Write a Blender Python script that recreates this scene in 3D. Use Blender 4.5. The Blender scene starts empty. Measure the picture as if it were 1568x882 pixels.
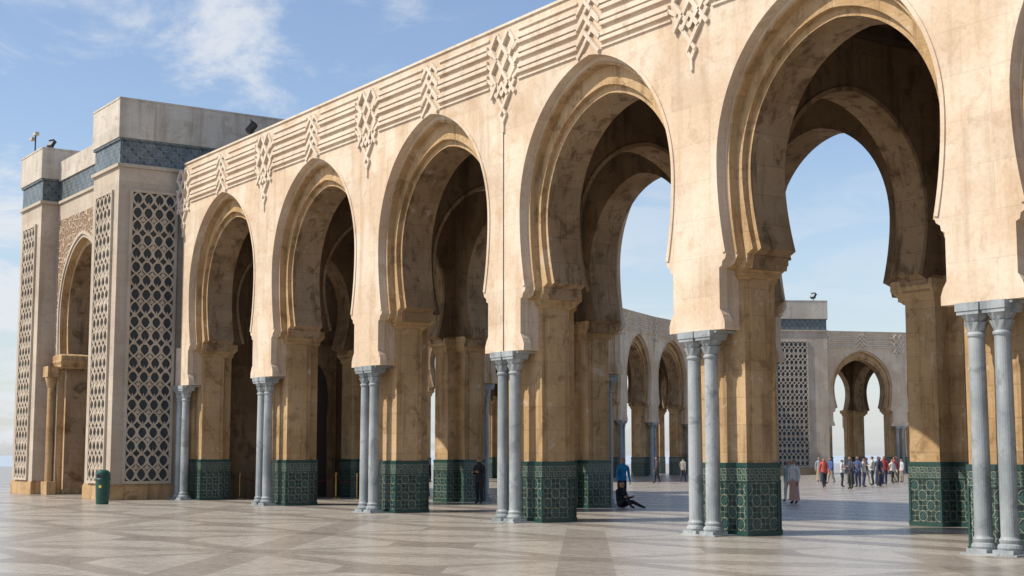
import bpy, bmesh, math, random
from mathutils import Vector, Matrix
random.seed(7)
scene=bpy.context.scene
PI=math.pi
# ------------------------------------------------------------------ node helpers
class NT:
    def __init__(s,nt): s.nt=nt
    def n(s,t,**k):
        nd=s.nt.nodes.new(t)
        for a,b in k.items(): setattr(nd,a,b)
        return nd
    def inp(s,sock,v):
        if hasattr(v,'bl_rna') and isinstance(v,bpy.types.NodeSocket): s.nt.links.new(v,sock)
        elif v is not None: sock.default_value=v
    def math(s,op,a,b=None,c=None,clamp=False):
        nd=s.n('ShaderNodeMath',operation=op,use_clamp=clamp)
        for i,v in enumerate((a,b,c)):
            if v is not None: s.inp(nd.inputs[i],v)
        return nd.outputs[0]
    def mix(s,f,a,b,bt='MIX'):
        nd=s.n('ShaderNodeMix',data_type='RGBA',blend_type=bt)
        s.inp(nd.inputs[0],f)
        s.inp(nd.inputs[6],a if not isinstance(a,tuple) else (*a[:3],1)); s.inp(nd.inputs[7],b if not isinstance(b,tuple) else (*b[:3],1))
        return nd.outputs[2]
    def noise(s,vec,scale,detail=4,rough=.55,dist=0):
        nd=s.n('ShaderNodeTexNoise'); s.inp(nd.inputs['Vector'],vec)
        nd.inputs['Scale'].default_value=scale; nd.inputs['Detail'].default_value=detail
        nd.inputs['Roughness'].default_value=rough; nd.inputs['Distortion'].default_value=dist
        return nd.outputs['Fac']
    def ramp(s,f,lo,hi):
        nd=s.n('ShaderNodeMapRange'); nd.interpolation_type='SMOOTHSTEP'
        s.inp(nd.inputs[0],f); nd.inputs[1].default_value=lo; nd.inputs[2].default_value=hi
        return nd.outputs[0]
    def pos(s): return s.n('ShaderNodeNewGeometry').outputs['Position']
    def vmul(s,v,k):
        nd=s.n('ShaderNodeVectorMath',operation='MULTIPLY'); s.inp(nd.inputs[0],v); nd.inputs[1].default_value=k
        return nd.outputs[0]
    def xyz(s,v):
        nd=s.n('ShaderNodeSeparateXYZ'); s.inp(nd.inputs[0],v); return nd.outputs
    def comb(s,x,y,z):
        nd=s.n('ShaderNodeCombineXYZ')
        for i,v in enumerate((x,y,z)): s.inp(nd.inputs[i],v)
        return nd.outputs[0]
def newmat(name,rough=.8,metal=0,spec=.3):
    m=bpy.data.materials.new(name); m.use_nodes=True
    b=m.node_tree.nodes['Principled BSDF']; b.inputs['Roughness'].default_value=rough
    b.inputs['Metallic'].default_value=metal; b.inputs['Specular IOR Level'].default_value=spec
    return m,NT(m.node_tree),b
def bump(t,b,h,st=.4,d=.02):
    nd=t.n('ShaderNodeBump'); nd.inputs['Strength'].default_value=st; nd.inputs['Distance'].default_value=d
    t.inp(nd.inputs['Height'],h); t.inp(b.inputs['Normal'],nd.outputs[0])
def stone(name,c1,c2,stain,stain_amt=.4,joint=None,jd=.25,bs=.4,rough=.85,spec=.25,pale=None):
    m,t,b=newmat(name,rough,0,spec); p=t.pos()
    n1=t.noise(p,.45,4,.6); col=t.mix(t.ramp(n1,.40,.60),c1,c2)
    n2=t.noise(t.vmul(p,(2.6,2.6,.22)),1.0,4,.65)
    col=t.mix(t.math('MULTIPLY',t.ramp(n2,.49,.70),stain_amt),col,stain)
    n4=t.noise(p,1.7,5,.7,.6); col=t.mix(t.math('MULTIPLY',t.ramp(n4,.52,.66),stain_amt*.9),col,stain)
    if pale: col=t.mix(t.math('MULTIPLY',t.ramp(n4,.40,.33),.75),col,pale)
    n3=t.noise(p,14,3,.6)
    v=t.math('MULTIPLY_ADD',n3,.34,.83)
    col=t.mix(1.0,col,t.comb(v,v,v),'MULTIPLY')
    h=n3
    if joint:
        x,y,z=t.xyz(p)
        uv=t.comb(t.math('ADD',x,y),z,0.0)
        br=t.n('ShaderNodeTexBrick'); t.inp(br.inputs['Vector'],uv); br.inputs['Scale'].default_value=1
        br.inputs['Mortar Size'].default_value=.010; br.inputs['Brick Width'].default_value=joint[0]; br.inputs['Row Height'].default_value=joint[1]
        q=.03+jd*.4
        br.inputs['Color1'].default_value=(1-q,1-q,1-q,1); br.inputs['Color2'].default_value=(1+q*.7,1+q*.6,1+q*.5,1); br.inputs['Mortar'].default_value=(1-jd,)*3+(1,)
        col=t.mix(1.0,col,br.outputs['Color'],'MULTIPLY')
        h=t.math('SUBTRACT',n3,t.math('MULTIPLY',br.outputs['Fac'],.6))
    t.inp(b.inputs['Base Color'],col); bump(t,b,h,bs,.02)
    return m
M={}
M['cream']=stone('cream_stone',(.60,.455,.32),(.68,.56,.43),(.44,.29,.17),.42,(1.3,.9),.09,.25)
M['relief']=stone('relief_stone',(.64,.53,.41),(.70,.60,.48),(.42,.31,.21),.4,None,0,.2)
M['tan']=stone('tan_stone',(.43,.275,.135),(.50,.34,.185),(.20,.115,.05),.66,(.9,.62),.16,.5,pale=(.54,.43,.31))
M['soffit']=stone('shaded_soffit_stone',(.27,.175,.095),(.35,.245,.15),(.10,.06,.03),.78,(1.1,.7),.24,.5,pale=(.40,.32,.23))  # stone darkened so the arch undersides carry painted shade
M['inner']=stone('shaded_inner_stone',(.15,.092,.048),(.20,.13,.075),(.06,.037,.02),.7,(1.1,.7),.2,.4)  # darkest copy of the stone, arcade interior shade put into its colour
M['tower']=stone('tower_stone',(.45,.37,.29),(.52,.44,.35),(.35,.26,.18),.4,(1.5,1.0),.14,.25)
M['white']=stone('parapet_stone',(.50,.44,.36),(.58,.52,.44),(.33,.26,.19),.55,(1.6,.9),.08,.2)
M['ceil']=stone('shaded_ceiling_wood',(.05,.03,.018),(.07,.042,.025),(.025,.017,.01),.5,(.5,.5),.5,.6)  # wood colour lowered to paint in the shade under the roof
M['marble']=stone('grey_marble',(.24,.26,.265),(.37,.39,.39),(.15,.165,.17),.75,None,0,.15,.45,.4)
M['lattice']=stone('lattice_stone',(.45,.375,.29),(.52,.44,.35),(.30,.23,.16),.4,None,0,.25)
def flat(name,c,rough=.6,metal=0,spec=.4,var=.25,sc=9):
    m,t,b=newmat(name,rough,metal,spec)
    n=t.noise(t.n('ShaderNodeTexCoord').outputs['Object'],sc,3)
    v=t.math('MULTIPLY_ADD',n,var*2,1-var)
    t.inp(b.inputs['Base Color'],t.mix(1.0,c,t.comb(v,v,v),'MULTIPLY')); return m
M['latback']=flat('lattice_ground_tile',(.035,.045,.05),.5)
M['greenframe']=flat('green_glazed_tile',(.02,.06,.05),.32,0,.45)
M['dark']=flat('painted_doorway_shade',(.03,.02,.015),.7)  # for the flat sheet in the doorway, shade of its depth painted on
M['joint']=flat('dark_joint_line',(.10,.07,.05),.8)  # dark line of the expansion joint
def zell(name,dark,mid,pale,per):
    m,t,b=newmat(name,.35,0,.45); x,y,z=t.xyz(t.pos())
    u=t.math('MULTIPLY',t.math('ADD',x,y),2*PI/per); v=t.math('MULTIPLY',z,2*PI/per)
    f=t.math('MULTIPLY',t.math('SINE',u),t.math('SINE',v))
    g=t.math('ADD',t.math('COSINE',t.math('MULTIPLY',u,.5)),t.math('COSINE',t.math('MULTIPLY',v,.5)))
    line=t.math('LESS_THAN',t.math('ABSOLUTE',f),.13)
    star=t.math('GREATER_THAN',t.math('ABSOLUTE',g),1.55)
    ring=t.math('LESS_THAN',t.math('ABSOLUTE',t.math('SUBTRACT',t.math('ABSOLUTE',g),.95)),.13)
    n=t.noise(t.pos(),2.5,3)
    col=t.mix(t.math('GREATER_THAN',f,.35),dark,mid)
    col=t.mix(t.math('MULTIPLY',line,.5),col,pale); col=t.mix(t.math('MULTIPLY',ring,.8),col,pale)
    col=t.mix(star,col,(mid[0]*1.5,mid[1]*1.2,mid[2]*1.4))
    vv=t.math('MULTIPLY_ADD',n,1.1,.45); col=t.mix(1.0,col,t.comb(vv,vv,vv),'MULTIPLY')
    t.inp(b.inputs['Base Color'],col); return m
M['zell']=zell('zellige_tile',(.012,.026,.024),(.020,.058,.047),(.24,.27,.20),.26)
M['zellband']=zell('zellige_frieze_tile',(.018,.036,.032),(.04,.09,.07),(.34,.35,.26),.13)
M['teal']=zell('teal_band_tile',(.06,.078,.08),(.10,.13,.13),(.25,.255,.235),.34)
def carved():
    m,t,b=newmat('carved_spandrel_stone',.85); p=t.pos()
    vo=t.n('ShaderNodeTexVoronoi',feature='DISTANCE_TO_EDGE'); t.inp(vo.inputs['Vector'],p); vo.inputs['Scale'].default_value=3.2
    f=t.ramp(vo.outputs['Distance'],.03,.16)
    t.inp(b.inputs['Base Color'],t.mix(f,(.50,.38,.27),(.24,.15,.09))); bump(t,b,t.math('SUBTRACT',1.0,f),1,.08); return m
M['carved']=carved()
def paving():
    m,t,b=newmat('marble_paving',.35,0,.45); p=t.pos(); x,y,z=t.xyz(p)
    def tri(v,per,off=0): return t.math('MULTIPLY',t.math('PINGPONG',t.math('ADD',v,off),per/2),2/per)
    # large star / lozenge inlay, diagonals flatter than 45 degrees
    dg1=t.math('ADD',t.math('MULTIPLY',x,.60),t.math('MULTIPLY',y,.80)); dg2=t.math('SUBTRACT',t.math('MULTIPLY',x,.60),t.math('MULTIPLY',y,.80))
    P=6.2
    a1=t.math('LESS_THAN',tri(dg1,P),.15); a2=t.math('LESS_THAN',tri(dg2,P),.15)
    cr=t.math('MULTIPLY',t.math('LESS_THAN',tri(dg1,P,P/2),.28),t.math('LESS_THAN',tri(dg2,P,P/2),.28))
    front=t.math('LESS_THAN',y,21.6)
    inlay=t.math('MAXIMUM',t.math('MULTIPLY',t.math('MAXIMUM',a1,a2),.6),t.math('MAXIMUM',t.math('MULTIPLY',a1,a2),t.math('MULTIPLY',cr,.85)))
    sf=t.math('MULTIPLY',t.math('LESS_THAN',tri(y,P/1.6),.14),.7); sx=t.math('MULTIPLY',t.math('LESS_THAN',tri(x,P/1.2),.09),.55)
    s=t.math('LESS_THAN',tri(y,2.1),.42); xs=t.math('LESS_THAN',tri(x,SP,1),.09)
    k=t.math('ADD',t.math('MULTIPLY',front,t.math('MAXIMUM',inlay,t.math('MAXIMUM',sf,sx))),t.math('MULTIPLY',t.math('SUBTRACT',1.0,front),t.math('MAXIMUM',s,xs)))
    n=t.noise(p,.5,4,.6); n2=t.noise(p,5,4,.6)
    light=t.mix(n,(.375,.335,.28),(.455,.41,.355)); dk=t.mix(n2,(.215,.18,.15),(.285,.245,.21))
    col=t.mix(k,light,dk)
    br=t.n('ShaderNodeTexBrick'); t.inp(br.inputs['Vector'],p); br.inputs['Scale'].default_value=1
    br.inputs['Mortar Size'].default_value=.008; br.inputs['Brick Width'].default_value=1.2; br.inputs['Row Height'].default_value=.6
    br.inputs['Color1'].default_value=(.93,.93,.93,1); br.inputs['Color2'].default_value=(1.05,1.05,1.05,1); br.inputs['Mortar'].default_value=(.7,.67,.65,1)
    col=t.mix(1.0,col,br.outputs['Color'],'MULTIPLY')
    st=t.ramp(t.noise(p,1.1,5,.7,.8),.48,.72); col=t.mix(t.math('MULTIPLY',st,.35),col,(.19,.155,.125))
    t.inp(b.inputs['Base Color'],col)
    t.inp(b.inputs['Roughness'],t.math('MULTIPLY_ADD',n2,.38,.10)); bump(t,b,n2,.1,.01)
    return m
SP=7.96; HB=SP/2; ZT=13.78
M['paving']=paving()
M['sea']=flat('haze_tinted_sea',(.40,.46,.52),.9,0,.1,.05,.01)  # sea colour paled to paint in distance haze
# ------------------------------------------------------------------ mesh builder
class MB:
    def __init__(s): s.v=[]; s.f=[]; s.m=[]; s.mats=[]; s.tf=None; s.sm=[]
    def mi(s,k):
        if k not in s.mats: s.mats.append(k)
        return s.mats.index(k)
    def face(s,pts,k,smooth=False):
        i=len(s.v)
        for p in pts:
            p=Vector(p); s.v.append(s.tf(p) if s.tf else p)
        s.f.append(tuple(range(i,i+len(pts)))); s.m.append(s.mi(k)); s.sm.append(smooth)
    def box(s,x0,x1,y0,y1,z0,z1,k,skip=''):
        P=lambda a,b,c:(a,b,c)
        if 'l' not in skip: s.face([P(x0,y1,z0),P(x0,y0,z0),P(x0,y0,z1),P(x0,y1,z1)],k)
        if 'r' not in skip: s.face([P(x1,y0,z0),P(x1,y1,z0),P(x1,y1,z1),P(x1,y0,z1)],k)
        if 'f' not in skip: s.face([P(x0,y0,z0),P(x1,y0,z0),P(x1,y0,z1),P(x0,y0,z1)],k)
        if 'k' not in skip: s.face([P(x1,y1,z0),P(x0,y1,z0),P(x0,y1,z1),P(x1,y1,z1)],k)
        if 't' not in skip: s.face([P(x0,y0,z1),P(x1,y0,z1),P(x1,y1,z1),P(x0,y1,z1)],k)
        if 'b' not in skip: s.face([P(x0,y1,z0),P(x1,y1,z0),P(x1,y0,z0),P(x0,y0,z0)],k)
    def lathe(s,cx,cy,prof,k,seg=20,sq=0):
        for a in range(seg):
            t0,t1=2*PI*a/seg,2*PI*(a+1)/seg
            for (r0,z0),(r1,z1) in zip(prof,prof[1:]):
                s.face([(cx+r0*math.cos(t0),cy+r0*math.sin(t0),z0),(cx+r0*math.cos(t1),cy+r0*math.sin(t1),z0),
                        (cx+r1*math.cos(t1),cy+r1*math.sin(t1),z1),(cx+r1*math.cos(t0),cy+r1*math.sin(t0),z1)],k,False)
    def tube(s,pts,rad,k,seg=8):
        rings=[]
        for i,p in enumerate(pts):
            p=Vector(p); d=Vector(pts[min(i+1,len(pts)-1)])-Vector(pts[max(i-1,0)]); d.normalize()
            a=d.orthogonal().normalized(); b=d.cross(a); r=rad[i] if isinstance(rad,(list,tuple)) else rad
            rings.append([p+a*r*math.cos(2*PI*j/seg)+b*r*math.sin(2*PI*j/seg) for j in range(seg)])
        for i in range(1,len(rings)):
            best=min(range(seg),key=lambda o:(rings[i][o]-rings[i-1][0]).length); rings[i]=rings[i][best:]+rings[i][:best]
        for r0,r1 in zip(rings,rings[1:]):
            for j in range(seg): s.face([r0[j],r0[(j+1)%seg],r1[(j+1)%seg],r1[j]],k,True)
        s.face(rings[0][::-1],k); s.face(rings[-1],k)
    def mesh(s,name,merge=False):
        me=bpy.data.meshes.new(name); me.from_pydata([tuple(v) for v in s.v],[],s.f)
        for k in s.mats: me.materials.append(M[k] if isinstance(k,str) else k)
        me.polygons.foreach_set('material_index',s.m); me.polygons.foreach_set('use_smooth',s.sm)
        me.update()
        if merge:
            bm=bmesh.new(); bm.from_mesh(me); bmesh.ops.remove_doubles(bm,verts=bm.verts,dist=.0005); bm.to_mesh(me); bm.free()
        return me
def obj(name,me,parent=None,mat=None):
    o=bpy.data.objects.new(name,me); scene.collection.objects.link(o)
    if parent: o.parent=parent
    if mat is not None: o.matrix_local=mat
    return o
def empty(name,mat=None):
    o=bpy.data.objects.new(name,None); scene.collection.objects.link(o)
    if mat is not None: o.matrix_world=mat
    return o
# ------------------------------------------------------------------ arch profile
def arc(wb,zb,w,zc,za,n=22,pw=2.0):
    out=[]
    for i in range(10):
        q=i/10; z=zb+(zc-zb)*q; out.append((w-(w-wb)*(1-q)**pw,z))
    r=za-zc; R=(w*w+r*r)/(2*w); a=math.acos((R-w)/R)
    for i in range(n+1):
        t=a*i/n; out.append((max(0,w-R+R*math.cos(t)),zc+R*math.sin(t)))
    out[-1]=(0,za); return out
def wall(mb,prof,y0,y1,hw,zt,kf,ks,back=True,top=True,bottom=True,kb=None):
    kb=kb or kf
    for (a,za),(b,zb) in zip(prof,prof[1:]):
        for sx in (1,-1):
            if abs(zb-za)>1e-5:
                mb.face([(sx*a,y0,za),(sx*hw,y0,za),(sx*hw,y0,zb),(sx*b,y0,zb)],kf)
                if back: mb.face([(sx*a,y1,za),(sx*hw,y1,za),(sx*hw,y1,zb),(sx*b,y1,zb)],kb)
            mb.face([(sx*a,y0,za),(sx*a,y1,za),(sx*b,y1,zb),(sx*b,y0,zb)],ks)
    za=prof[-1][1]
    mb.face([(-hw,y0,za),(hw,y0,za),(hw,y0,zt),(-hw,y0,zt)],kf)
    if back: mb.face([(-hw,y1,za),(hw,y1,za),(hw,y1,zt),(-hw,y1,zt)],kb)
    if top: mb.face([(-hw,y0,zt),(hw,y0,zt),(hw,y1,zt),(-hw,y1,zt)],kf)
    if bottom:
        a,z=prof[0]
        for sx in (1,-1): mb.face([(sx*a,y0,z),(sx*hw,y0,z),(sx*hw,y1,z),(sx*a,y1,z)],ks)
def rim(mb,prof,y,w,proud,k):
    pts=[]
    P=[Vector((a,0,b)) for a,b in prof]
    for i,p in enumerate(P):
        d=P[min(i+1,len(P)-1)]-P[max(i-1,0)]; n=Vector((d.z,0,-d.x)).normalized()
        if i==len(P)-1: n=Vector((0,0,1))
        pts.append((p+n*.003,p+n*w))
    for sx in (1,-1):
        for (a,b),(c,d) in zip(pts,pts[1:]):
            q=[Vector((sx*v.x,y-proud,v.z)) for v in (a,b,d,c)]; mb.face(q,k)
            for e,f in ((a,c),(b,d)):
                mb.face([(sx*e.x,y,e.z),(sx*f.x,y,f.z),(sx*f.x,y-proud,f.z),(sx*e.x,y-proud,e.z)],k)
def bar(mb,p0,p1,w,y,proud,k='relief'):
    a=Vector((p0[0],0,p0[1])); b=Vector((p1[0],0,p1[1])); d=(b-a).normalized(); n=Vector((-d.z,0,d.x))*w/2
    proud+=random.uniform(-.003,.003)
    q=[a-n,b-n,b+n,a+n]; fr=[(v.x,y-proud,v.z) for v in q]; bk=[(v.x,y,v.z) for v in q]
    mb.face(fr,k)
    for i in range(4): j=(i+1)%4; mb.face([bk[i],bk[j],fr[j],fr[i]],k)
BARZ=(13.24,12.82,12.40)
def big_knot(mb,y):
    w=.11
    for o in (-.29,.29):
        for s in (1,-1):
            pts=[(o,13.60)]; zz=13.60
            for i in range(5):
                zz-=.36; pts.append((o+s*(.29 if i%2==0 else 0),zz))
            for a,b in zip(pts,pts[1:]): bar(mb,a,b,w,y,.08 if s>0 else .11)
    for s in (1,-1):
        bar(mb,(s*.58,12.16),(s*.29,11.8),w,y,.075)
        bar(mb,(s*.29,12.16),(0,11.8),w,y,.085+.010*s); bar(mb,(s*.29,11.8),(0,12.16),w,y,.105+.008*s)
        bar(mb,(s*.29,11.8),(0,11.42),w,y,.08+.008*s)
        bar(mb,(s*.0,11.46),(s*.16,11.24),w*.8,y,.075+.006*s); bar(mb,(s*.16,11.26),(0,11.03),w*.8,y,.06+.006*s)
        for z in BARZ: bar(mb,(s*.50,z-.2),(s*.82,z),.10,y,.07+.006*s)
    bar(mb,(0,11.06),(0,10.75),w*.8,y,.06)
def small_knot(mb,y):
    w=.10
    for i in range(3):
        for s in (1,-1):
            z=BARZ[i]
            bar(mb,(-s*.50,z),(-s*.16,z+.30),w,y,.08 if s>0 else .11)
            bar(mb,(-s*.16,z+.30),(s*.16,z-.04),w,y,.085 if s<0 else .115)
            bar(mb,(s*.16,z-.04),(s*.48,z-.36),w,y,.078 if s<0 else .108)
def col_shaft(mb,cx,cy):
    k='marble'
    mb.box(cx-.225,cx+.225,cy-.225,cy+.225,0.0,.10,k)
    mb.lathe(cx,cy,[(.22,.10),(.235,.14),(.22,.19),(.185,.215),(.195,.25),(.20,.28),(.175,.31),(.165,.34),(.163,1.5),(.158,2.8),(.150,3.98),(.172,4.0),(.18,4.03),(.172,4.06),(.15,4.08)],k,24)
    for z0,z1,r0,r1 in ((4.08,4.26,.15,.20),(4.26,4.40,.18,.235)):
        n=8
        for a in range(n*2):
            t0,t1=PI*a/n,PI*(a+1)/n
            e=.03 if a%2 else 0
            mb.face([(cx+r0*math.cos(t0),cy+r0*math.sin(t0),z0),(cx+r0*math.cos(t1),cy+r0*math.sin(t1),z0),(cx+(r1+e)*math.cos(t1),cy+(r1+e)*math.sin(t1),z1),(cx+(r1+.03-e)*math.cos(t0),cy+(r1+.03-e)*math.sin(t0),z1)],k)
    mb.box(cx-.25,cx+.25,cy-.25,cy+.25,4.40,4.47,k); mb.box(cx-.27,cx+.27,cy-.27,cy+.27,4.47,4.62,k)
def zellige_block(mb,x0,x1,y0,y1):
    mb.box(x0,x1,y0,y1,0,1.60,'zell','b')
    e=.012
    mb.box(x0-.03,x1+.03,y0-.03,y1+.03,0,.10,'greenframe','b')
    mb.box(x0-e,x1+e,y0-e,y1+e,1.22,1.52,'zellband')
    for z in (1.19,1.52): mb.box(x0-.022,x1+.022,y0-.022,y1+.022,z,z+.035,'greenframe')
    mb.box(x0-.02,x1+.02,y0-.02,y1+.02,1.556,1.63,'greenframe')
    for xa in (x0-.018,x1-.05+.018):
        for ya in (y0-.018,y1-.05+.018): mb.box(xa,xa+.05,ya,ya+.05,.10,1.19,'greenframe')
def impost(mb,x0,x1,y0,y1,mir=1):
    k='tan'
    lv=[(0,5.78),(.05,5.84),(.10,5.86),(.10,5.95),(.22,6.08),(.30,6.14),(.30,6.36),(.24,6.40),(.0,6.46)]
    def ring(e,z): 
        ey=min(e,.16)
        return [(x0-e,y0-ey,z),(x1+e,y0-ey,z),(x1+e,y1+ey,z),(x0-e,y1+ey,z)]
    for (a,z0),(b,z1) in zip(lv,lv[1:]):
        r0,r1=ring(a,z0),ring(b,z1)
        for i in range(4): j=(i+1)%4; mb.face([r0[i],r0[j],r1[j],r1[i]],k)
YF=-4.85
A_prof=[(3.03,4.62),(3.03,4.80),(3.09,4.95),(3.18,5.08),(3.18,6.02),(3.09,6.06),(3.07,6.16),(2.97,6.22),(2.94,6.32)]+arc(2.94,6.36,3.18,8.4,12.05)
A_arch=arc(2.94,6.36,3.18,8.4,12.05)
B_prof=[(3.21,4.7),(3.21,6.0),(2.93,6.1)]+arc(2.81,6.34,3.03,8.4,11.83)
C_prof=[(2.72,6.0),(2.66,6.3)]+arc(2.42,6.42,2.72,8.2,11.12,22,1.8)
C2_prof=[(2.80,6.0),(2.76,6.3)]+arc(2.54,6.42,2.85,8.25,11.32,22,1.8)
T_prof=[(2.66,6.0),(2.55,6.3)]+arc(2.25,6.42,2.55,8.1,10.85,18,1.8)
def mirY(p): return Vector((p.x,-p.y,p.z))
def build_bay():
    mb=MB()
    for side in (None,mirY):
        mb.tf=side
        wall(mb,A_prof,YF,YF+.24,HB,ZT,'cream','cream')
        rim(mb,A_arch,YF,.10,.03,'cream')
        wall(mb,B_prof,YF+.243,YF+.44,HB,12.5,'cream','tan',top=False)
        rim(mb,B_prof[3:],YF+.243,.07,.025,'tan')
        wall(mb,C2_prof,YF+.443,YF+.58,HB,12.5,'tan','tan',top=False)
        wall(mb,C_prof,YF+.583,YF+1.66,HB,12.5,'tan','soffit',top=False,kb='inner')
        mb.box(-HB,HB,YF+.1,YF+.62,12.52,ZT-.02,'cream','lr')
        mb.box(-HB,HB,YF-.05,YF+.3,ZT,ZT+.07,'relief','lr')
        for z in BARZ:
            for a,b in ((-3.2,-.48),(.48,3.2)):
                bar(mb,(a,z+.075),(b,z+.075),.095,YF,.085); bar(mb,(a,z-.075),(b,z-.075),.095,YF,.085)
        for a,b in ((-3.25,-.5),(.5,3.25)): bar(mb,(a,13.54),(b,13.54),.05,YF,.05); bar(mb,(a,12.14),(b,12.14),.05,YF,.05)
        small_knot(mb,YF)
    mb.tf=None
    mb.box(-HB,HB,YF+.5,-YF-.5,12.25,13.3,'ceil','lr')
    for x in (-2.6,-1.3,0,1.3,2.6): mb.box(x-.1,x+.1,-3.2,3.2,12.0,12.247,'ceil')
    return mb.mesh('arcade_bay')
def build_pier():
    mb=MB()
    for side in (None,mirY):
        mb.tf=side
        y0=YF+.60; y1=y0+.95
        zellige_block(mb,-.95,.95,y0,y1)
        zellige_block(mb,-.5,.5,y1-.1,y1+.5)
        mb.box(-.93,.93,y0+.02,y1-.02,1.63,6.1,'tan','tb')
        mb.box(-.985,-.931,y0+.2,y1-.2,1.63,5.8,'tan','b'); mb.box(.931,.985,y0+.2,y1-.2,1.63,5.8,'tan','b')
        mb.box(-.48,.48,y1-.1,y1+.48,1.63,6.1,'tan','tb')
        impost(mb,-.95,.95,y0,y1+.02)
        mb.box(-.77,.77,YF+.1,y0+.05,4.63,6.2,'cream')
        for sx in (-.29,.29): col_shaft(mb,sx,YF+.17)
        mb.box(-.62,.62,YF-.1,y0+.02,0,.03,'marble','b')
        mb.box(-.64,.64,YF+.02,y0+.02,4.56,4.617,'marble')
        big_knot(mb,YF)
    mb.tf=lambda p:Vector((p.y,p.x,p.z))
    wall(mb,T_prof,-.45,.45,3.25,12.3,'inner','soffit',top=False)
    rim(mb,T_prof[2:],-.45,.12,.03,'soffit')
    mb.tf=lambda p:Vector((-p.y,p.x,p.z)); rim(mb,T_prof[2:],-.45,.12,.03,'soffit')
    for s in (1,-1):
        def tf(p,s=s): return Vector((p.x,s*p.y,p.z))
        mb.tf=tf; 
        lv=[(0,5.78),(.06,5.86),(.06,5.95),(.2,6.1),(.2,6.32),(.0,6.42)]
        for (a,z0),(b,z1) in zip(lv,lv[1:]):
            X0,X1=-.48-a*.5,.48+a*.5; X2,X3=-.48-b*.5,.48+b*.5; ya,yb=-2.80+a,-2.80+b
            mb.face([(X0,ya,z0),(X1,ya,z0),(X3,yb,z1),(X2,yb,z1)],'tan')
            mb.face([(X0,-3.4,z0),(X0,ya,z0),(X2,yb,z1),(X2,-3.4,z1)],'tan'); mb.face([(X1,-3.4,z0),(X1,ya,z0),(X3,yb,z1),(X3,-3.4,z1)],'tan')
    mb.tf=None
    return mb.mesh('arcade_pier')
BAY=build_bay(); PIER=build_pier()
CY=27.1
XP=lambda k:-17.42-SP*(6-k)
arc_e=empty('mosque_arcade')
for k in range(1,9):
    obj('pier_%d'%k,PIER,arc_e,Matrix.Translation((XP(k),CY,0)))
    if k<8: obj('bay_%d'%k,BAY,arc_e,Matrix.Translation((XP(k)+HB,CY,0)))
jm=MB(); jm.box(XP(4)-.04,XP(4)-.005,CY+YF-.012,CY+YF,4.65,10.8,'joint'); obj('expansion_joint',jm.mesh('expansion_joint'),arc_e)
em=MB(); em.box(XP(8)+.5,XP(8)+.9,CY+YF+.05,CY-YF-.05,0,13.6,'cream'); obj('end_wall',em.mesh('end_wall'),arc_e)
# ------------------------------------------------------------------ lattice
def lattice(mb,o,u,n,w,h,c=.46,rh=.56,rw=.075):
    o,u,n=Vector(o),Vector(u),Vector(n); Z=Vector((0,0,1))
    P=lambda a,b,d:o+u*a+Z*b+n*d
    mb.face([P(-w/2,0,.008),P(w/2,0,.008),P(w/2,h,.008),P(-w/2,h,.008)],'latback')
    def bx(a0,a1,b0,b1,d0,d1,k):
        mb.face([P(a0,b0,d1),P(a1,b0,d1),P(a1,b1,d1),P(a0,b1,d1)],k)
        mb.face([P(a0,b0,d0),P(a1,b0,d0),P(a1,b0,d1),P(a0,b0,d1)],k); mb.face([P(a0,b1,d0),P(a1,b1,d0),P(a1,b1,d1),P(a0,b1,d1)],k)
        mb.face([P(a0,b0,d0),P(a0,b1,d0),P(a0,b1,d1),P(a0,b0,d1)],k); mb.face([P(a1,b0,d0),P(a1,b1,d0),P(a1,b1,d1),P(a1,b0,d1)],k)
    for a0,a1,b0,b1 in ((-w/2-.1,-w/2+.01,-.1,h+.1),(w/2-.01,w/2+.1,-.1,h+.1)): bx(a0,a1,b0,b1,0,.105,'lattice')
    for b0,b1 in ((-.1,.01),(h-.01,h+.1)): bx(-w/2+.01,w/2-.01,b0,b1,0,.104,'lattice')
    rows=int(round(h/rh)); rh=h/rows; cols=int(round(w/c)); c=w/cols; S=6
    cl=lambda v:max(-w/2,min(w/2,v))
    def seg(x0,z0,x1,z1,r,top,r1=None):
        r1=r if r1 is None else r1
        if max(x0,x1)<-w/2 or min(x0,x1)>w/2: return
        A=[P(cl(x0-r),z0,top),P(cl(x0+r),z0,top),P(cl(x1+r1),z1,top),P(cl(x1-r1),z1,top)]
        B=[P(cl(x0-r),z0,.008),P(cl(x0+r),z0,.008),P(cl(x1+r1),z1,.008),P(cl(x1-r1),z1,.008)]
        mb.face(A,'lattice'); mb.face([B[1],A[1],A[2],B[2]],'lattice'); mb.face([B[0],A[0],A[3],B[3]],'lattice'); mb.face([B[3],B[2],A[2],A[3]],'lattice')
    for nn in range(-1,cols+2):
        for sg,top in ((1,.080),(-1,.087)):
            pr=None
            for i in range(rows*S+1):
                z=i/S*rh; ph=(i%(2*S))/S; tri=ph if ph<=1 else 2-ph
                x=-w/2+nn*c+sg*.5*c*(tri*2-1)*.98+.05*math.sin(2*PI*tri)*sg
                if pr: seg(pr[0],pr[1],x,z,rw/2+.012,top)
                pr=(x,z)
    # lobes that pinch each cell into a trefoil
    for r in range(rows):
        for nn in range(-1,cols+2):
            cx=-w/2+nn*c+(.5*c if r%2==0 else 0)
            for zz in (r*rh+rh*.0,):
                if abs(cx)<w/2-.02 and r>0:
                    seg(cx,zz-.10,cx,zz-.01,.03,.074,.115); seg(cx,zz-.01,cx,zz+.05,.115,.074,.045); seg(cx,zz+.05,cx,zz+.17,.03,.07,.012)
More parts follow.
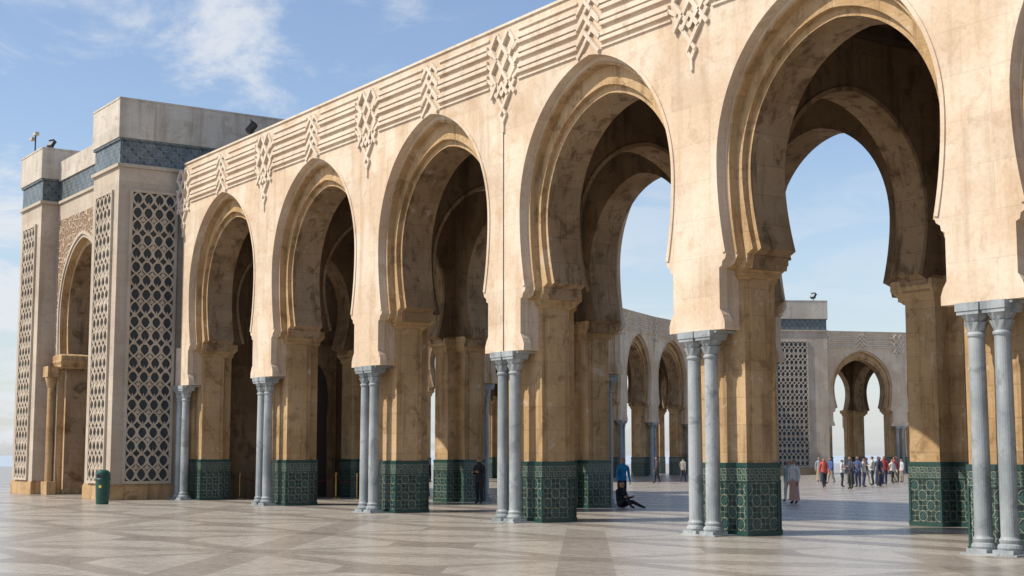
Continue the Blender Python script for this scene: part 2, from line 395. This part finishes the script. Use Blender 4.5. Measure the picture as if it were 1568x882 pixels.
def tower(mb,x0,x1,y0,y1,zt=16.5,pan=(),stone_k='tower'):
    mb.box(x0,x1,y0,y1,0,13.6,stone_k,'b')
    mb.box(x0-.06,x1+.06,y0-.06,y1+.06,0,.55,'tan','b')
    mb.box(x0-.03,x1+.03,y0-.03,y1+.03,.552,.62,'tan')
    mb.box(x0-.10,x1+.10,y0-.10,y1+.10,13.603,13.74,'lattice')
    mb.box(x0+.02,x1-.02,y0+.02,y1-.02,13.742,14.72,'teal')
    mb.box(x0-.05,x1+.05,y0-.05,y1+.05,14.722,14.82,'teal')
    mb.box(x0-.09,x1+.09,y0-.09,y1+.09,14.822,zt-.08,'white')
    mb.box(x0-.11,x1+.11,y0-.11,y1+.11,zt-.078,zt,'white')
    for o,u,n,w in pan: lattice(mb,o,u,n,w,11.85)
g=MB()
YT0,YT1=19.75,34.45
tower(g,-61.3,-58.08,YT0,YT1,16.5,[((-58.08,21.25,.75),(0,1,0),(1,0,0),1.85),((-59.69,YT0,.75),(1,0,0),(0,-1,0),1.9),((-59.69,YT1,.75),(1,0,0),(0,1,0),1.9),((-58.08,33.2,.75),(0,1,0),(1,0,0),1.6)])
tower(g,-72.2,-68.9,YT0,YT1,16.3,[((-70.55,YT0,.75),(1,0,0),(0,-1,0),1.9)])
gate=empty('mosque_gatehouse')
obj('towers',g.mesh('gate_towers'),gate)
gm=MB(); hw=3.82
def shift(dy,flip=1):
    return lambda p:Vector((p.x-65.1,dy+flip*p.y,p.z))
for dy,fl in ((20.55,1),(33.65,-1)):
    gm.tf=shift(dy,fl)
    wall(gm,[(3.0,0),(3.0,6.0)]+arc(2.75,6.02,3.0,8.2,11.6),0,.3,hw,13.6,'tower','tan')
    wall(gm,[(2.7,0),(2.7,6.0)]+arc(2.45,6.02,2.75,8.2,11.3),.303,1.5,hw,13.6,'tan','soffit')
    pr=arc(3.02,6.5,3.12,8.2,11.75)
    for (a,za),(b,zb) in zip(pr,pr[1:]):
        for sx in (1,-1): gm.face([(sx*a,-.012,za),(sx*3.6,-.012,za),(sx*3.6,-.012,zb),(sx*b,-.012,zb)],'carved')
    gm.face([(-3.6,-.012,11.75),(3.6,-.012,11.75),(3.6,-.012,12.8),(-3.6,-.012,12.8)],'carved')
    rim(gm,pr,-.012,.14,.05,'lattice')
    for sx in (-1,1):
        impost(gm,sx*3.0-.5,sx*3.0+.5,.05,1.5)
        gm.lathe(sx*3.3,-.2,[(.24,0),(.24,.1),(.17,.3),(.16,4.9),(.2,5.0),(.28,5.3),(.28,5.4)],'tan')
        gm.box(sx*3.3-.4,sx*3.3+.4,-.5,-.0,5.4,5.9,'tan'); gm.box(sx*3.25-.5,sx*3.25+.5,-.42,-.001,0,.6,'tan')
    gm.box(-hw,hw,0.02,1.5,13.742,14.7,'teal','lr'); gm.box(-hw,hw,-.08,1.5,13.603,13.74,'lattice','lr')
gm.tf=None
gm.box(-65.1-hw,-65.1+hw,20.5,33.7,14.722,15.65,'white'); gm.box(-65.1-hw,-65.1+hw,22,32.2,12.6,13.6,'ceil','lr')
obj('gate_arch',gm.mesh('gate_arch'),gate)
dm=MB(); dm.box(-58.075,-58.0,23.8,30.4,0,12.2,'inner','b')  # dark panel added over the end wall to paint the arcade's inner shade
dm.tf=lambda p:Vector((-57.998-p.y,28.3+p.x*.36,p.z*.60))
pr=[(3.0,0)]+arc(2.8,5.8,3.0,7.2,10)
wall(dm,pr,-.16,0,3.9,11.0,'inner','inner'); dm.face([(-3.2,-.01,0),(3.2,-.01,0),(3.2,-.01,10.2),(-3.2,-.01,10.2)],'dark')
obj('inner_doorway',dm.mesh('inner_doorway'),gate)
# ------------------------------------------------------------------ far arcades
def far_arcade(name,start,angles):
    e=empty(name); p=Vector(start)
    for i,a in enumerate(angles):
        r=math.radians(a); d=Vector((math.cos(r),math.sin(r))); yv=Vector((-d.y,d.x))
        c=p+d*HB+yv*4.95
        Rm=Matrix.Rotation(r,4,'Z')
        obj('bay_%d'%i,BAY,e,Matrix.Translation((c.x,c.y,0))@Rm)
        q=p+yv*4.95; obj('pier_%d'%i,PIER,e,Matrix.Translation((q.x,q.y,0))@Rm)
        p=p+d*SP
    q=p+yv*4.95; obj('pier_end',PIER,e,Matrix.Translation((q.x,q.y,0))@Rm)
far_arcade('curved_arcade',(-79.8,56.0),[129,128,126,122,116,110])
far_arcade('far_arcade',(-100.6,104.6),[70,74,78])
ft=MB(); tower(ft,-3.5,3.5,-3,3,16.6,[((0,-3,.75),(1,0,0),(0,-1,0),3.0),((3.5,0,.75),(0,1,0),(1,0,0),2.6)])
fe=empty('far_gate_tower'); obj('tower_body',ft.mesh('far_tower'),fe,Matrix.Translation((-103.6,102.0,0))@Matrix.Rotation(math.radians(60),4,'Z'))
# ------------------------------------------------------------------ ground / sea
gd=MB(); gd.face([(-240,-120,0),(160,-120,0),(160,240,0),(-240,240,0)],'paving'); obj('ground',gd.mesh('ground'))
se=MB(); se.face([(-9000,-9000,-.5),(9000,-9000,-.5),(9000,9000,-.5),(-9000,9000,-.5)],'sea'); obj('sea',se.mesh('sea'))
# ------------------------------------------------------------------ small objects
M['bin']=flat('green_bin_paint',(.008,.06,.045),.35,0,.5); M['yellow']=flat('yellow_emblem',(.6,.5,.08),.5); M['brass']=flat('brass',(.5,.33,.1),.3,.9)
M['black']=flat('black_metal',(.02,.02,.02),.45); M['rope']=flat('red_rope',(.12,.01,.01),.8); M['glass']=flat('lamp_glass',(.3,.33,.35),.15)
b=MB(); b.lathe(0,0,[(0,.0),(.21,.0),(.23,.03),(.25,.30),(.265,.85),(.285,.87),(.285,.93),(.27,.95),(.27,1.08),(.25,1.17),(.18,1.24),(.08,1.27),(0,1.275)],'bin',28)
b.box(-.13,.13,-.285,-.2,1.0,1.10,'black'); b.box(-.05,.05,-.268,-.2,.60,.70,'yellow')
obj('trash_bin',b.mesh('trash_bin',True),None,Matrix.Translation((-53.7,18.0,0))@Matrix.Rotation(math.radians(50),4,'Z'))
def stanchion(x,y):
    s=MB(); s.lathe(0,0,[(0,0),(.17,0),(.17,.02),(.05,.05),(.025,.08),(.025,.92),(.045,.93),(.045,.97),(.03,.99),(.045,1.02),(.04,1.06),(0,1.08)],'brass',16)
    obj('barrier_post',s.mesh('barrier_post',True),None,Matrix.Translation((x,y,0)))
sp=[(-57.3,25.0),(-57.0,27.2),(-55.6,28.6),(-54.3,28.9)]
for p in sp: stanchion(*p)
r=MB()
for (a,c) in zip(sp,sp[1:]):
    r.tube([(a[0]+(c[0]-a[0])*i/10,a[1]+(c[1]-a[1])*i/10,.92-.25*(1-(2*i/10-1)**2)) for i in range(11)],.018,'rope')
obj('barrier_rope',r.mesh('barrier_rope',True))
def flood(x,y,z,rz,s=1):
    f=MB(); f.box(-.03,.03,-.03,.03,0,.35,'black'); 
    f.tube([(-.3,0,.35),(.3,0,.35)],.02,'black')
    for sx in (-.3,.3): f.tube([(sx,0,.35),(sx,0,.6)],.02,'black')
    f.tf=lambda p:Matrix.Rotation(math.radians(-35),3,'X')@p+Vector((0,0,.6))
    f.box(-.27,.27,-.10,.12,-.2,.25,'black'); f.face([(-.23,-.105,-.16),(.23,-.105,-.16),(.23,-.105,.21),(-.23,-.105,.21)],'glass')
    f.box(-.3,.3,-.2,.13,.251,.27,'black')
    obj('flood_light',f.mesh('flood_light'),None,Matrix.Translation((x,y,z))@Matrix.Rotation(rz,4,'Z')@Matrix.Scale(s,4))
flood(-51.9,22.8,13.84,math.radians(-30),.95); flood(-70.0,20.4,16.3,math.radians(20),.7); flood(-101.0,103.6,16.6,0)
cm=MB(); cm.tube([(0,0,0),(0,0,1.1)],.035,'black'); cm.tube([(0,0,.9),(-.5,0,1.0)],.022,'black'); cm.box(-.7,-.35,-.09,.09,.95,1.1,'white'); cm.box(-.12,.25,-.1,.1,1.1,1.25,'white')
obj('security_camera',cm.mesh('security_camera'),None,Matrix.Translation((-71.6,20.1,16.3)))
# ------------------------------------------------------------------ people
def cloth(c): 
    key='cloth_%02x%02x%02x'%tuple(int(v*255) for v in c)
    if key not in M: M[key]=flat(key,c,.85,0,.15,.2,14)
    return key
M['skin']=flat('skin',(.36,.20,.13),.55,0,.3,.08); M['hair']=flat('hair',(.02,.014,.01),.6); M['shoe']=flat('shoe_leather',(.03,.025,.02),.5); M['eye']=flat('eye',(.02,.02,.02),.3)
def person(name,x,y,rz,top,pants,pose='stand',h=1.72,skirt=False,scarf=None,phase=0,pack=None):
    V={};E=[]
    def j(n,p,r,par=None,lab='top'):
        V[n]=(Vector(p),r); 
        if par: E.append((par,n,lab))
    if pose=='sit':
        j('pel',(0,0,.14),(.18,.15)); j('spi',(0,-.03,.32),(.165,.13),'pel'); j('che',(0,-.02,.52),(.20,.135),'spi'); j('nb',(0,.0,.66),(.09,.08),'che')
        off=Vector((0,.03,-.80))
    elif pose=='lean':
        j('pel',(0,0,.94),(.175,.135)); j('spi',(0,.04,1.12),(.16,.125),'pel'); j('che',(0,.10,1.31),(.20,.135),'spi'); j('nb',(0,.16,1.44),(.09,.08),'che')
        off=Vector((0,.17,-.02))
    else:
        j('pel',(0,0,.94),(.175,.135)); j('spi',(0,0,1.12),(.16,.12),'pel'); j('che',(0,.0,1.32),(.20,.13),'spi'); j('nb',(0,0,1.455),(.09,.075),'che')
        off=Vector((0,0,0))
    j('nk',Vector((0,.01,1.505))+off,(.062,.062),'nb','skin'); j('hl',Vector((0,.03,1.57))+off,(.085,.09),'nk','skin'); j('hm',Vector((0,.015,1.655))+off,(.105,.122),'hl','head'); j('ht',Vector((0,.0,1.735))+off,(.08,.095),'hm','head')
    base=V['nb'][0]
    for s,n in ((1,'R'),(-1,'L')):
        f=math.sin(phase)*s*(.5 if pose=='walk' else .12)
        sh=base+Vector((s*.185,0,-.06))
        j('sh'+n,sh,(.078,.075),'nb')
        if pose=='sit': el=sh+Vector((s*.08,.12,-.24)); wr=sh+Vector((s*.02,.36,-.2))
        elif pose=='fold': el=sh+Vector((s*.05,.03,-.28)); wr=sh+Vector((-s*.05,.22,-.22))
        else: el=sh+Vector((s*.05,-.03-.15*f,-.28)); wr=el+Vector((s*.01,.05-.2*f+.04,-.24))
        j('el'+n,el,(.056,.056),'sh'+n,'top'); j('wr'+n,wr,(.036,.038),'el'+n,'sleeve')
        d=(wr-el).normalized(); hd=wr+d*.07; j('hd'+n,hd,(.040,.026),'wr'+n,'skin')
        hx=s*.095
        if pose=='sit':
            j('hip'+n,(s*.10,.05,.13),(.11,.11),'pel','leg'); 
            kn=Vector((s*.14,.42,.45 if s>0 else .25)); an=Vector((s*.14,.62 if s>0 else .85,.09))
        else:
            j('hip'+n,(hx,0,.88),(.11,.115),'pel','leg')
            kn=Vector((hx*1.05,.03+.2*f,.49)); an=Vector((hx*1.05,-.03+(.42*f if pose=='walk' else 0),.085+(max(0,-f)*.12 if pose=='walk' else 0)))
        j('kn'+n,kn,(.078,.080),'hip'+n,'leg'); j('cf'+n,(kn*.65+an*.35)+Vector((0,-.015,0)),(.068,.072),'kn'+n,'leg'); j('an'+n,an,(.050,.052),'cf'+n,'leg'); j('to'+n,an+Vector((s*.015,.16,-.045)),(.048,.038),'an'+n,'shoe')
    names=list(V); idx={n:i for i,n in enumerate(names)}
    me=bpy.data.meshes.new('sk'); me.from_pydata([tuple(V[n][0]) for n in names],[(idx[a],idx[b]) for a,b,_ in E],[]); 
    o=bpy.data.objects.new('sk',me); scene.collection.objects.link(o)
    md=o.modifiers.new('s','SKIN'); md.use_smooth_shade=True
    if not me.skin_vertices: 
        bm=bmesh.new(); bm.from_mesh(me); bm.verts.layers.skin.verify(); bm.to_mesh(me); bm.free()
    for i,n in enumerate(names):
        sv=me.skin_vertices[0].data[i]; sv.radius=V[n][1]; sv.use_root=(n=='pel')
    sb=o.modifiers.new('u','SUBSURF'); sb.levels=1; sb.render_levels=1
    dg=bpy.context.evaluated_depsgraph_get(); ev=o.evaluated_get(dg); m2=ev.to_mesh()
    mb=MB()
    kt,kp=cloth(top),cloth(pants)
    seg=[(V[a][0],V[b][0],l,max(V[a][1][0],.04)) for a,b,l in E]
    hm=V['hm'][0]
    for p in m2.polygons:
        pts=[m2.vertices[i].co.copy() for i in p.vertices]; c=sum(pts,Vector())/len(pts)
        best=None;bd=9
        for a,bb,l,rr in seg:
            d=bb-a; tt=max(0,min(1,(c-a).dot(d)/max(d.length_squared,1e-6))); ds=(c-(a+d*tt)).length-rr*.6
            if ds<bd: bd=ds;best=l
        if best in('top','leg') and pose!='sit': best='top' if c.z>.90 else best
        k={'top':kt,'sleeve':kt,'leg':kp,'skin':'skin','shoe':'shoe','head':'skin'}[best]
        if best in('head','skin') and c.z>hm.z-.06:
            if c.z>hm.z+.045 or c.y<hm.y-.02: k=scarf and cloth(scarf) or 'hair'
        if scarf and best in('skin',) and c.z>V['nb'][0].z-.02 and c.y<hm.y+.05 and abs(c.x)<.12: k=cloth(scarf)
        mb.face(pts,k,True)
    ev.to_mesh_clear(); bpy.data.objects.remove(o)
    if scarf or skirt:   # hair / scarf falling behind the neck
        k=cloth(scarf) if scarf else 'hair'
        mb.tube([hm+Vector((0,-.04,.07)),hm+Vector((0,-.065,0)),hm+Vector((0,-.075,-.10)),hm+Vector((0,-.085,-.20))],[.05,.088,.08,.04],k,10)
    mb.tube([hm+Vector((0,.09,.02)),hm+Vector((0,.118,-.02)),hm+Vector((0,.095,-.035))],[.008,.014,.008],'skin',6)
    for s in (1,-1):
        mb.tube([hm+Vector((s*.080,0,.015)),hm+Vector((s*.092,-.005,0)),hm+Vector((s*.082,0,-.03))],[.008,.013,.007],'skin',6)
        mb.tube([hm+Vector((s*.033,.088,.010)),hm+Vector((s*.033,.096,.010))],[.009,.006],'eye',6)
    mb.tube([hm+Vector((-.022,.092,-.055)),hm+Vector((0,.100,-.057)),hm+Vector((.022,.092,-.055))],[.004,.007,.004],cloth((.3,.1,.08)),5)
    for s,n in ((1,'R'),(-1,'L')):
        w=V['wr'+n][0];hd=V['hd'+n][0]; d=(hd-w).normalized(); side=d.cross(Vector((1,0,0))).normalized(); inw=Vector((-s,0,0))
        for i in range(4):
            o1=hd+side*(i-1.5)*.019; Lf=(.062,.075,.070,.052)[i]
            mb.tube([o1,o1+d*Lf*.6,o1+d*Lf*.95+inw*Lf*.25,o1+d*Lf*1.15+inw*Lf*.55],[.010,.009,.008,.006],'skin',6)
        o1=w+d*.03+side*-.02; mb.tube([o1,o1-side*.025+d*.03,o1-side*.03+d*.06+inw*.01],[.012,.010,.007],'skin',6)
    if skirt:
        rr=[(.15,1.0),(.18,.86),(.195,.6),(.215,.3),(.235,.14)]
        seg_=16
        for (r0,z0),(r1,z1) in zip(rr,rr[1:]):
            for a in range(seg_):
                t0,t1=2*PI*a/seg_,2*PI*(a+1)/seg_
                q=lambda r,t,z:(r*math.cos(t)*(1+.05*math.sin(5*t)),r*.85*math.sin(t)*(1+.05*math.sin(5*t)),z)
                mb.face([q(r0,t0,z0),q(r0,t1,z0),q(r1,t1,z1),q(r1,t0,z1)],kp,True)
    if pack:
        c=V['che'][0]; k=cloth(pack)
        mb.tube([c+Vector((0,-.14,-.22)),c+Vector((0,-.17,-.1)),c+Vector((0,-.16,.05)),c+Vector((0,-.12,.13))],[.09,.13,.12,.06],k,12)
    me=mb.mesh(name,True)
    return obj(name,me,None,Matrix.Translation((x,y,0))@Matrix.Rotation(rz,4,'Z')@Matrix.Scale(h/1.80,4))
R=math.radians
person('woman_in_black',-51.75,30.65,R(60),(.02,.02,.025),(.02,.02,.025),'stand',1.76,True,(.02,.02,.02))
person('man_standing',-46.3,29.8,R(200),(.03,.03,.035),(.03,.03,.04),'fold',1.78)
person('man_in_blue_jacket',-43.2,34.1,R(-110),(.03,.22,.46),(.03,.03,.05),'lean',1.78,pack=(.03,.08,.2))
person('seated_person',-39.6,31.2,R(-80),(.02,.02,.025),(.03,.03,.04),'sit',1.74)
person('woman_walking',-41.5,41.0,R(200),(.25,.35,.33),(.45,.42,.36),'walk',1.64,phase=1.2)
person('woman_in_white',-39.6,39.4,R(190),(.62,.60,.58),(.5,.30,.25),'stand',1.68,True)
person('distant_visitor',-73.5,60.9,R(150),(.10,.06,.06),(.03,.03,.03),'walk',1.75,phase=.8)
person('courtyard_visitor',-75.0,64.4,R(20),(.30,.28,.25),(.05,.05,.07),'walk',1.7,phase=1.1)
person('courtyard_visitor',-57.6,59.6,R(240),(.45,.10,.08),(.04,.04,.06),'walk',1.7,phase=1.3)
grp=[(-67.5,69.8,(.45,.05,.04)),(-59.1,62.6,(.55,.5,.5)),(-60.2,64.5,(.6,.6,.62)),(-57.9,62.6,(.08,.1,.2)),(-62.5,68.3,(.1,.05,.05)),(-60.9,67.1,(.5,.48,.4)),(-58.6,65.1,(.04,.04,.06)),(-63.3,70.7,(.2,.3,.5)),(-64.9,73.6,(.4,.07,.1)),(-66.7,76.3,(.5,.5,.5)),(-66.1,69.0,(.07,.12,.3)),(-61.6,68.9,(.3,.05,.05)),(-59.7,66.3,(.12,.12,.14)),(-65.9,74.9,(.05,.05,.05)),(-58.4,63.6,(.5,.45,.4)),(-63.9,72.2,(.6,.55,.5)),(-55.0,58.9,(.07,.07,.09)),(-70.5,72.5,(.3,.3,.32))]
for i,(x,y,c) in enumerate(grp):
    person('visitor',x,y,random.uniform(0,6.28),c,random.choice([(.03,.04,.08),(.05,.05,.05),(.3,.26,.2),(.08,.1,.16)]),random.choice(['walk','stand','fold']),random.uniform(1.60,1.84),phase=random.uniform(.4,1.5),skirt=(i%5==2))
# ------------------------------------------------------------------ light
az=Vector((-.36,-.93,0)).normalized(); el=R(48)
sd=Vector((az.x*math.cos(el),az.y*math.cos(el),math.sin(el)))
L=bpy.data.lights.new('sun','SUN'); L.energy=4.9; L.angle=R(.5); L.color=(1,.94,.82)
lo=bpy.data.objects.new('sun',L); scene.collection.objects.link(lo); lo.rotation_euler=(-sd).to_track_quat('-Z','Y').to_euler()
w=bpy.data.worlds.new('World'); scene.world=w; w.use_nodes=True; t=NT(w.node_tree)
bg=w.node_tree.nodes['Background']; sky=t.n('ShaderNodeTexSky',sky_type='NISHITA'); sky.sun_disc=False; sky.sun_elevation=el; sky.sun_rotation=math.atan2(sd.x,sd.y)
sky.altitude=0; sky.air_density=1.1; sky.dust_density=.7; sky.ozone_density=1.6
d=t.n('ShaderNodeTexCoord').outputs['Generated']; x,y,z=t.xyz(d)
zz=t.math('MAXIMUM',z,.0)
px=t.math('DIVIDE',x,t.math('ADD',zz,.18)); py=t.math('DIVIDE',y,t.math('ADD',zz,.18))
n1=t.noise(t.comb(px,py,1.7),2.9,8,.62,.5); n2=t.noise(t.comb(px,py,5.0),.9,3)
lr=t.ramp(t.math('SUBTRACT',t.math('MULTIPLY',x,-1.0),t.math('MULTIPLY',y,.55)),.30,.70)
nn=t.math('ADD',t.math('MULTIPLY',n1,.75),t.math('MULTIPLY',n2,.25))
m=t.math('MULTIPLY',t.ramp(nn,.455,.60),t.math('MULTIPLY_ADD',lr,.75,.25))
hz=t.math('MULTIPLY',t.math('SUBTRACT',1.0,t.ramp(z,-.02,.22)),.50)
col=t.mix(1.0,sky.outputs[0],(1.05,1.02,1.06),'MULTIPLY')
col=t.mix(hz,col,(4.1,4.75,5.6)); col=t.mix(t.math('MULTIPLY',m,.85),col,(5.5,5.7,6.0))
t.inp(bg.inputs[0],col); bg.inputs[1].default_value=.145
# ------------------------------------------------------------------ camera
cd=bpy.data.cameras.new('camera'); cd.lens=51.43; cd.sensor_width=36; cd.clip_end=20000; cd.clip_start=.1
co=bpy.data.objects.new('camera',cd); scene.collection.objects.link(co); co.location=(0,0,1.8); co.rotation_euler=(R(90+6.52),0,R(55.97))
scene.camera=co
scene.view_settings.view_transform='Standard'; scene.view_settings.look='None'; scene.view_settings.exposure=0
